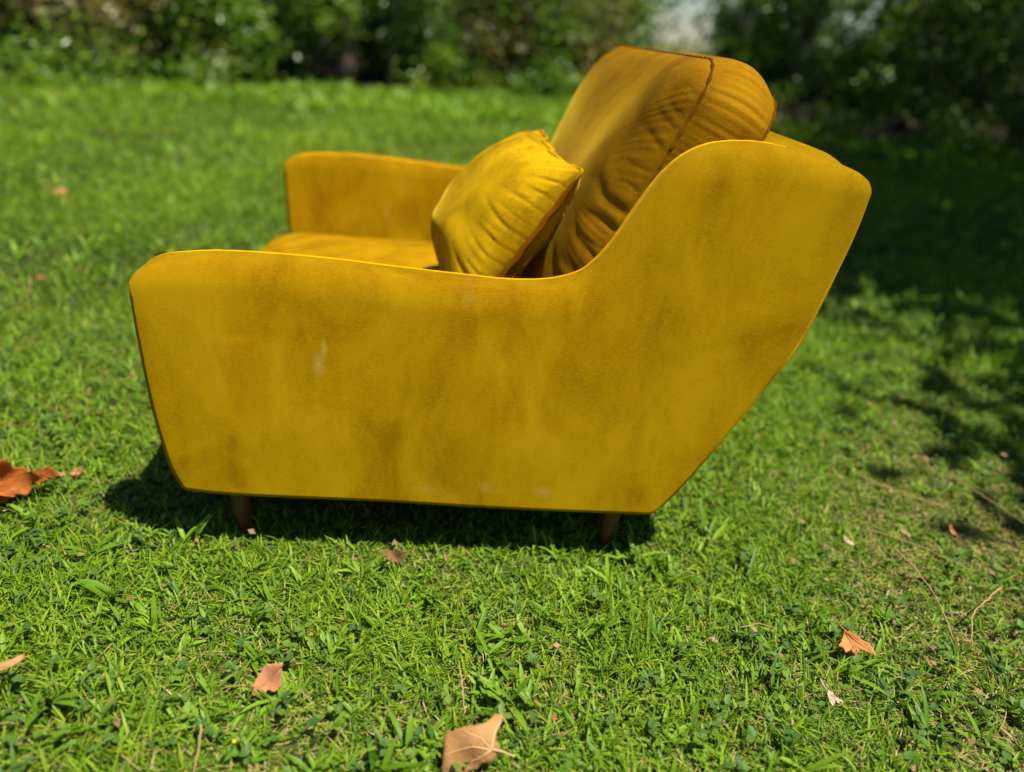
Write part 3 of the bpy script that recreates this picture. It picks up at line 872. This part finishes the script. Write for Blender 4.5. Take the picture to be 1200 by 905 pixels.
fallen_leaf('fallen_leaf', 'small orange brown lobed leaf on the right of the lawn', (.642, -.228, 0),
    [(-2.8, 1.2), (-1.6, 2.4), (-1.2, 4.0), (.2, 3.2), (1.4, 2.6), (2.6, 2.0), (3.4, .3), (2.6, .6), (1.6, .9), (.7, .8), (.2, -.2), (-.5, .8), (-1.4, .2), (-1.8, 1.0)], .95, .8, -.1, ORANGE, .35, .10, [(-1.3, 3.8), (-.9, .4, .8), (-1.9, .9, 1.9)], [[(-1.2, 3.8), (.6, 2.2), (3.1, .7)], [(-1.2, 3.8), (-.2, 1.8), (.1, .2)], [(-1.2, 3.8), (-1.6, 2.2), (-2.4, 1.2)]], 64, lift=.02, vein_mat=ORANGE)
fallen_leaf('fallen_leaf', 'pale beige pointed leaf fragment below the orange brown leaf', (.568, -.322, 0),
    [(-1.7, 4.0), (-.8, 2.6), (.2, 1.8), (1.4, .7), (.4, .6), (.1, .2), (-.5, -.2), (-.4, 1.0), (-.6, 2.0)], 1.0, .8, .0, PALE, .15, .05, None, None, 65, lift=.014)
fallen_leaf('fallen_leaf', 'curled dull brown leaf at the edge of the armchair shadow', (-.080, -.058, 0),
    [(-2.6, .9), (-1.9, 2.0), (-.8, 1.7), (0, 2.2), (1.0, 1.6), (2.4, 1.5), (1.9, .4), (.8, -.2), (-.6, .2), (-1.6, 0)], .95, .6, .0, BROWN, .8, .25, None, None, 66, lift=.028)
fallen_leaf('fallen_leaf', 'short rolled tan leaf at the far left of the foreground', (-.548, -.352, 0),
    [(-4.0, -.4), (-2.0, .9), (.6, 2.3), (1.2, 2.9), (1.5, 2.3), (.9, 1.5), (-1.2, .3), (-3.6, -1.5)], 1.0, .7, .0, TAN, -.35, .03, None, None, 68, lift=.045)
fallen_leaf('fallen_leaf', 'tiny orange leaf scrap beside the long dry stalk at right', (1.0, .095, 0),
    [(-.6, 2.0), (.2, 1.8), (.6, .6), (1.0, -.2), (.1, .1), (-.5, 1.0)], 1.0, .9, 0, ORANGE, .5, .1, None, None, 69, lift=.02)
fallen_leaf('fallen_leaf', 'tiny tan leaf scrap below the rear corner of the armchair', (.765, .05, 0),
    [(-1.2, 1.7), (-.6, 1.8), (.4, .9), (1.2, .3), (.9, 0), (0, .3), (-.9, 1.1)], .9, .8, 0, PALE, .4, .1, None, None, 70, lift=.022)
fallen_leaf('fallen_leaf', 'small pink leaf scrap just left of the crumpled one under the armchair front', (-.70, .165, 0),
    [(-.8, .2), (-.2, 1.0), (.9, 1.3), (.8, .4), (0, -.1)], 1.2, .9, 0, PINK, .4, .1, None, None, 71, lift=.02)
bl = [('blurred tan leaf lying far back on the left lawn', (-1.75, 2.27), 3.0, TAN), ('blurred brown leaf on the lawn near the left edge', (-1.27, 1.19), 1.7, BROWN), ('blurred orange leaf just beyond the front of the near arm', (-1.06, 1.62), 2.2, ORANGE), ('small blurred dark leaf out on the lawn left of the far arm', (-1.35, 2.3), 2.4, BROWN)]
for k, (lb, (x, y), s_, mt) in enumerate(bl):
    fallen_leaf('fallen_leaf', lb, (x, y, 0), [(-1, .2), (-.5, 1.0), (.3, 1.3), (.9, 1.0), (1, .2), (.4, -.2), (-.4, 0)], s_, .5, k * 1.3, mt, .3, .1, None, None, 80 + k, lift=.03)
# bits of dead leaf caught low in the grass, past counting
V_, F_ = [], []
r_ = np.random.default_rng(91)
m = MB()
for k in range(1000):
    x, y = r_.uniform(-1.2, 1.6), r_.uniform(-.58, .9)
    if patch(x, y) > r_.uniform(-.6, 1.6): continue
    a = r_.uniform(0, 6.28); s_ = r_.uniform(.003, .009); z = r_.uniform(.012, .03)
    ca, sa = math.cos(a) * s_, math.sin(a) * s_
    m.add([(x + ca, y + sa, z), (x - sa * .6, y + ca * .6, z + s_ * .5), (x - ca, y - sa, z + s_ * .3), (x + sa * .5, y - ca * .5, z)], [(0, 1, 2, 3)])
tag(m.build('leaf_crumbs', plain('leaf_crumb', (.14, .075, .03), (.32, .19, .085), 3)), kind='stuff')

def stalk(label, pts, r0=.0012):
    o = empty('dry_stalk', (pts[0][0], pts[0][1], 0))
    tag(o, label, 'stalk', 'dry stalks fallen across the grass')
    P = catmull([(x - pts[0][0], y - pts[0][1], z) for x, y, z in pts], 8)
    P = P + np.random.default_rng(len(label)).normal(0, .0005, P.shape)
    mb = MB(); mb.tube(P, list(np.linspace(r0, r0 * .55, len(P))), 6); mb.build('stem', STRAW, o)
    return o
stalk('long thin tan stalk slanting across the grass right of the armchair', [(.88, .26, .05), (.96, .20, .045), (1.02, .15, .05), (1.07, .11, .04)], .0013)
stalk('short dark bent stalk at the upper right of the fallen stalks', [(1.07, .36, .05), (1.07, .30, .05), (1.09, .25, .04)], .0013)
stalk('curved stalk ending beside the tiny orange scrap', [(1.11, .30, .045), (1.12, .22, .05), (1.15, .15, .045), (1.17, .10, .04)], .0013)
stalk('straight pale stalk lying nearly level in the grass', [(.80, .07, .05), (.88, .02, .05), (.95, -.04, .045)], .0011)
stalk('upright looking tan stalk above the orange brown leaf', [(.83, .02, .045), (.835, -.05, .05), (.83, -.12, .05), (.815, -.20, .04)], .0014)
stalk('tan curved stalk at the far right of the foreground', [(.955, -.10, .06), (.91, -.13, .055), (.87, -.16, .05), (.845, -.21, .03)], .0015)
stalk('short brown stalk low beside the small orange brown leaf', [(.47, -.19, .035), (.50, -.185, .04), (.53, -.19, .035)], .0011)
stalk('thin brown stalk rising behind the large tan leaf', [(.03, -.27, .03), (.03, -.29, .045), (.035, -.32, .04), (.04, -.36, .03)], .0012)
stalk('brown stalk poking up at the bottom left of the lawn', [(-.285, -.40, .05), (-.28, -.42, .045), (-.28, -.46, .02)], .0015)

# ------------------------------------------------------------------ woodland
def leaves(n, centres, spread, size, seed, flat=.6):
    r = np.random.default_rng(seed)
    c = np.array(centres)
    k = r.integers(0, len(c), n)
    P = c[k, :3] + r.normal(0, 1, (n, 3)) * (spread * c[k, 3])[:, None] * np.array([1, 1, .8])
    P[:, 2] = np.maximum(P[:, 2], .03)
    d = r.normal(size=(n, 3)); d[:, 2] *= flat; d /= np.linalg.norm(d, axis=1)[:, None]
    up = r.normal(0, .55, (n, 3)) + np.array([0, 0, 1]); s = np.cross(d, up); s /= np.linalg.norm(s, axis=1)[:, None] + 1e-9
    nn = np.cross(s, d)
    L_ = (size * r.uniform(.6, 1.25, n))[:, None]; W_ = L_ * .32
    V = np.stack([P, P + d * L_ * .5 + s * W_ + nn * W_ * .3, P + d * L_ - nn * L_ * .1, P + d * L_ * .5 - s * W_ + nn * W_ * .3], 1).reshape(-1, 3)
    b = (np.arange(n) * 4)[:, None]
    F = np.concatenate([b + np.array([[0, 1, 2]]), b + np.array([[0, 2, 3]])])
    tint = np.clip(r.normal(.45, .2, len(c))[k] + r.normal(0, .14, n), 0, 1)
    return V, F, np.repeat(tint, 4)
def plant(name, label, cat, x, y, h, rx, z0, n, size, mat, seed, trunk=.0, group=None, stems=1, clusters=26, lean=(0, 0), ry=None):
    r = np.random.default_rng(seed)
    root = empty(name, (x, y, 0)); tag(root, label, cat, group)
    ry = ry or rx
    C = []
    for _ in range(clusters):
        d = r.normal(size=3); d /= np.linalg.norm(d); q_ = r.uniform(.35, 1) ** .5
        C.append((lean[0] + d[0] * rx * q_, lean[1] + d[1] * ry * q_, z0 + (h - z0) * (.5 + .5 * d[2] * q_), r.uniform(.7, 1.4)))
    spread = min(rx, (h - z0) * .6) * .22
    V, F, ti = leaves(n, C, spread, size, seed + 1)
    link('crown', fast_mesh('crown', V, F, ti), mat, root, False)
    m = MB()
    top = z0 + (h - z0) * .75
    for k in range(stems):
        a = r.uniform(0, 6.28); o = 0 if stems == 1 else .10 * rx
        bx, by = o * math.cos(a), o * math.sin(a)
        tx, ty = (lean[0] * .7 + r.normal(0, .06) * rx + (0 if stems == 1 else .5 * rx * math.cos(a)), lean[1] * .7 + (0 if stems == 1 else .5 * ry * math.sin(a)))
        tr = trunk or .03
        pts = [(bx, by, -.02), (bx + tx * .15, by + ty * .15, top * .3), (bx + tx * .5, by + ty * .5, top * .65), (tx + bx, ty + by, top)]
        P = catmull(pts, 6)
        m.tube(P, list(tr * np.interp(np.linspace(0, 1, len(P)), [0, .06, .5, 1], [1.3, 1, .75, .25])), 9)
        for c_ in C[k::max(1, stems)][:7]:
            i = r.integers(len(P) // 3, len(P) - 2)
            p = P[i]; mid = (p + np.array(c_[:3])) / 2 + np.array([0, 0, .05 * h * r.normal()])
            m.tube(catmull([p, mid, c_[:3]], 5), list(np.linspace(tr * .38, tr * .08, 11)), 5)
    m.build('trunk', BARK, root)
    return root
G_SHRUB = 'shrubs along the edge of the woodland'
shrubs = [
    # x, y, h, rx, leaves, size, mat, label
    (-5.1, 6.6, 1.5, .75, 2600, .085, LEAF_DARK, 'dark green shrub at the extreme left of the woodland edge'),
    (-4.1, 7.3, 1.3, .6, 2200, .085, LEAF_OLIVE, 'olive brown shrub at the upper left corner of the photo'),
    (-3.2, 7.9, 1.5, .55, 2400, .08, LEAF_OLIVE, 'yellowish shrub second from the left in the background'),
    (-2.75, 8.0, 1.05, .50, 2600, .09, LEAF_BRIGHT, 'bright green bush touching the lawn in the left background'),
    (-1.95, 9.1, 1.6, .5, 2400, .085, LEAF_BRIGHT, 'medium green shrub just left of the tree trunk'),
    (-.75, 9.7, 1.3, .50, 2200, .09, LEAF_MID, 'leafy green shrub just right of the leaning tree trunk'),
    (.15, 10.3, 1.5, .65, 2600, .09, LEAF_OLIVE, 'mid green shrub in the background above the far arm'),
    (.95, 10.4, 1.7, .6, 2600, .09, LEAF_BRIGHT, 'light green shrub behind the throw pillow side of the lawn'),
    (1.65, 10.5, 1.9, .5, 2400, .085, LEAF_OLIVE, 'olive shrub on the left side of the bright sky gap'),
    (3.85, 10.1, 2.2, .5, 2200, .085, LEAF_BRIGHT, 'yellow green shrub on the right side of the bright sky gap'),
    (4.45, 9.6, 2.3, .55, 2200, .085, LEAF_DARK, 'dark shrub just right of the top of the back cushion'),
    (5.15, 9.0, 1.25, .5, 2400, .085, LEAF_BRIGHT, 'olive green shrub behind the brush at right'),
    (5.9, 8.7, 2.0, .6, 2200, .085, LEAF_MID, 'green shrub in the shade near the upper right corner'),
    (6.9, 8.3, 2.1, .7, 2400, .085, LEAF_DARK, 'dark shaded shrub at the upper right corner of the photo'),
]
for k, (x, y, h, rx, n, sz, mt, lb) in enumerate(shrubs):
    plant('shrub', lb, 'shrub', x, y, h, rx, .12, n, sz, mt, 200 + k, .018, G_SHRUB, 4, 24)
back_row = [
    (-6.4, 7.4, 1.9, .9, LEAF_DARK, 'dark undergrowth bush past the extreme left shrub'),
    (-4.9, 8.3, 1.8, .85, LEAF_DARK, 'dark undergrowth bush behind the upper left corner shrub'),
    (-3.7, 8.7, 1.7, .75, LEAF_MID, 'green undergrowth bush behind the yellowish left shrub'),
    (-2.5, 9.4, 1.6, .7, LEAF_DARK, 'dark undergrowth bush behind the bright green bush'),
    (-1.3, 10.4, 1.7, .75, LEAF_DARK, 'dark undergrowth bush behind the thick tree trunk'),
    (-.3, 11.0, 1.9, .8, LEAF_DARK, 'dark undergrowth bush behind the leaning tree'),
    (.75, 11.5, 2.0, .8, LEAF_OLIVE, 'olive undergrowth bush behind the shrubs over the far arm'),
    (1.95, 11.7, 2.2, .70, LEAF_MID, 'green undergrowth bush just left of the bright sky gap'),
    (4.15, 11.0, 2.6, .66, LEAF_MID, 'green undergrowth bush just right of the bright sky gap'),
    (5.25, 10.3, 1.0, .75, LEAF_DARK, 'dark undergrowth bush behind the olive green shrub at right'),
    (6.2, 9.8, 2.7, .8, LEAF_DARK, 'dark undergrowth bush behind the green shaded shrub'),
    (7.3, 9.3, 2.8, .9, LEAF_DARK, 'dark undergrowth bush behind the upper right corner shrub'),
    (8.2, 8.1, 2.6, .9, LEAF_DARK, 'dark undergrowth bush beyond the upper right corner'),
]
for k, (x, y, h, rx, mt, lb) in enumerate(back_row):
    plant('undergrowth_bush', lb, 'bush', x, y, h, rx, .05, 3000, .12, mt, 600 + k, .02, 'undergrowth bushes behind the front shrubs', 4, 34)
G_TREE = 'trees standing in the woodland'
trees = [
    # x, y, h, rx, z0, leaves, size, trunk radius, mat, lean, label
    (-1.62, 9.35, 6.5, 1.7, 2.4, 608, .20, .13, LEAF_MID, (0, .2), 'thick dark tree trunk standing in the left background'),
    (-1.05, 9.45, 5.0, 1.3, 2.1, 397, .18, .045, LEAF_BRIGHT, (.9, .2), 'thin tree leaning to the right beside the thick trunk'),
    (-3.7, 9.2, 6.0, 1.8, 2.0, 608, .20, .10, LEAF_DARK, (0, 0), 'dark tree behind the olive shrubs at left'),
    (-5.8, 8.2, 6.0, 1.8, 1.8, 608, .20, .11, LEAF_DARK, (0, 0), 'dark tree beyond the far left shrub'),
    (.4, 11.6, 6.5, 1.9, 1.7, 655, .20, .10, LEAF_MID, (0, 0), 'green tree behind the shrubs above the far arm'),
    (4.9, 10.9, 6.5, 1.4, 1.8, 608, .20, .12, LEAF_DARK, (.5, 0), 'dark tree right of the bright sky gap'),
    (5.7, 10.3, 6.0, 1.6, 2.1, 561, .20, .09, LEAF_DARK, (0, 0), 'dark leafy tree behind the right hand shrubs'),
    (1.2, 12.6, 6.5, 1.4, 2.1, 608, .20, .10, LEAF_MID, (-.3, 0), 'green tree standing back on the left of the sky gap'),
    (-2.6, 10.2, 6.5, 1.8, 2.1, 608, .20, .10, LEAF_MID, (0, 0), 'green tree behind the bright green bush at left'),
    (6.5, 8.9, 6.5, 1.6, 2.5, 608, .20, .10, LEAF_MID, (-.4, 0), 'green tree rising from the shaded shrubs at right'),
    (7.6, 9.4, 6.5, 1.9, 1.8, 608, .20, .12, LEAF_DARK, (0, 0), 'dark tree at the far right behind the shaded shrubs'),
    (5.45, 2.3, 6.2, 2.2, 3.0, 9500, .20, .14, LEAF_MID, (-.3, .2), 'spreading tree out of frame at right shading the lawn'),
    (4.1, -.85, 5.0, .80, 3.2, 650, .15, .09, LEAF_MID, (-.8, .3), 'slender tree out of frame beside the right foreground'),
    (6.7, 5.2, 6.8, 2.5, 2.6, 9500, .20, .15, LEAF_MID, (-.3, -.3), 'broad tree beyond the right edge of the photo'),
]
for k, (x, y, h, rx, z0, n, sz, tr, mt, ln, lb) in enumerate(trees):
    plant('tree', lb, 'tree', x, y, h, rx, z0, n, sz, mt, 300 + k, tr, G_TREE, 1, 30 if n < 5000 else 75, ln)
# far-off wood, read as one mass, open where the sky shows between the trees
r_ = np.random.default_rng(400)
C = []
for _ in range(360):
    y = r_.uniform(12, 19); x = r_.uniform(-14, 16)
    if abs(x - (.252 * (y + 1.05) + .0)) < .95 or abs(x - .483 * (y + 1.05)) < .7: continue
    C.append((x, y, r_.uniform(.1, 3.6), r_.uniform(.8, 1.5)))
V, F, ti = leaves(60000, C, .5, .22, 401)
tag(link('distant_wood', fast_mesh('distant_wood', V, F, ti), LEAF_DARK, None, False), kind='stuff')
# low plants spilling over the edge of the lawn
r_ = np.random.default_rng(430)
C = []
for _ in range(150):
    x = r_.uniform(-7, 7.5)
    if -2.3 < x < -.9: continue
    C.append((x, edge_y(x) + r_.uniform(-.55, .5), abs(r_.normal(0, .16)) + .03, r_.uniform(.5, 1.6)))
V, F, ti = leaves(15000, C, .11, .075, 431)
tag(link('edge_undergrowth', fast_mesh('edge_undergrowth', V, F, ti), LEAF_BRIGHT, None, False), kind='stuff')
# dead brush lying along the right-hand edge of the lawn
for k, (x, y, lb) in enumerate([(4.75, 8.05, 'heap of bare pinkish brushwood in the shade at right'), (3.95, 9.0, 'low bare brush beside the right edge of the back cushion')]):
    root = empty('brush_pile', (x, y, 0)); tag(root, lb, 'brushwood', 'bare brushwood at the woodland edge')
    r = np.random.default_rng(500 + k)
    for _ in range(16):
        a = r.uniform(0, 6.28); p = np.array([r.normal(0, .28), r.normal(0, .15), r.uniform(.02, .12)])
        d = np.array([math.cos(a), math.sin(a) * .5, r.uniform(.1, .8)]) * r.uniform(.25, .6)
        mb = MB(); mb.tube(catmull([p, p + d * .5 + r.normal(0, .03, 3), p + d], 4), list(np.linspace(.018, .006, 9)), 6)
        mb.build('branch', BRUSH, root)
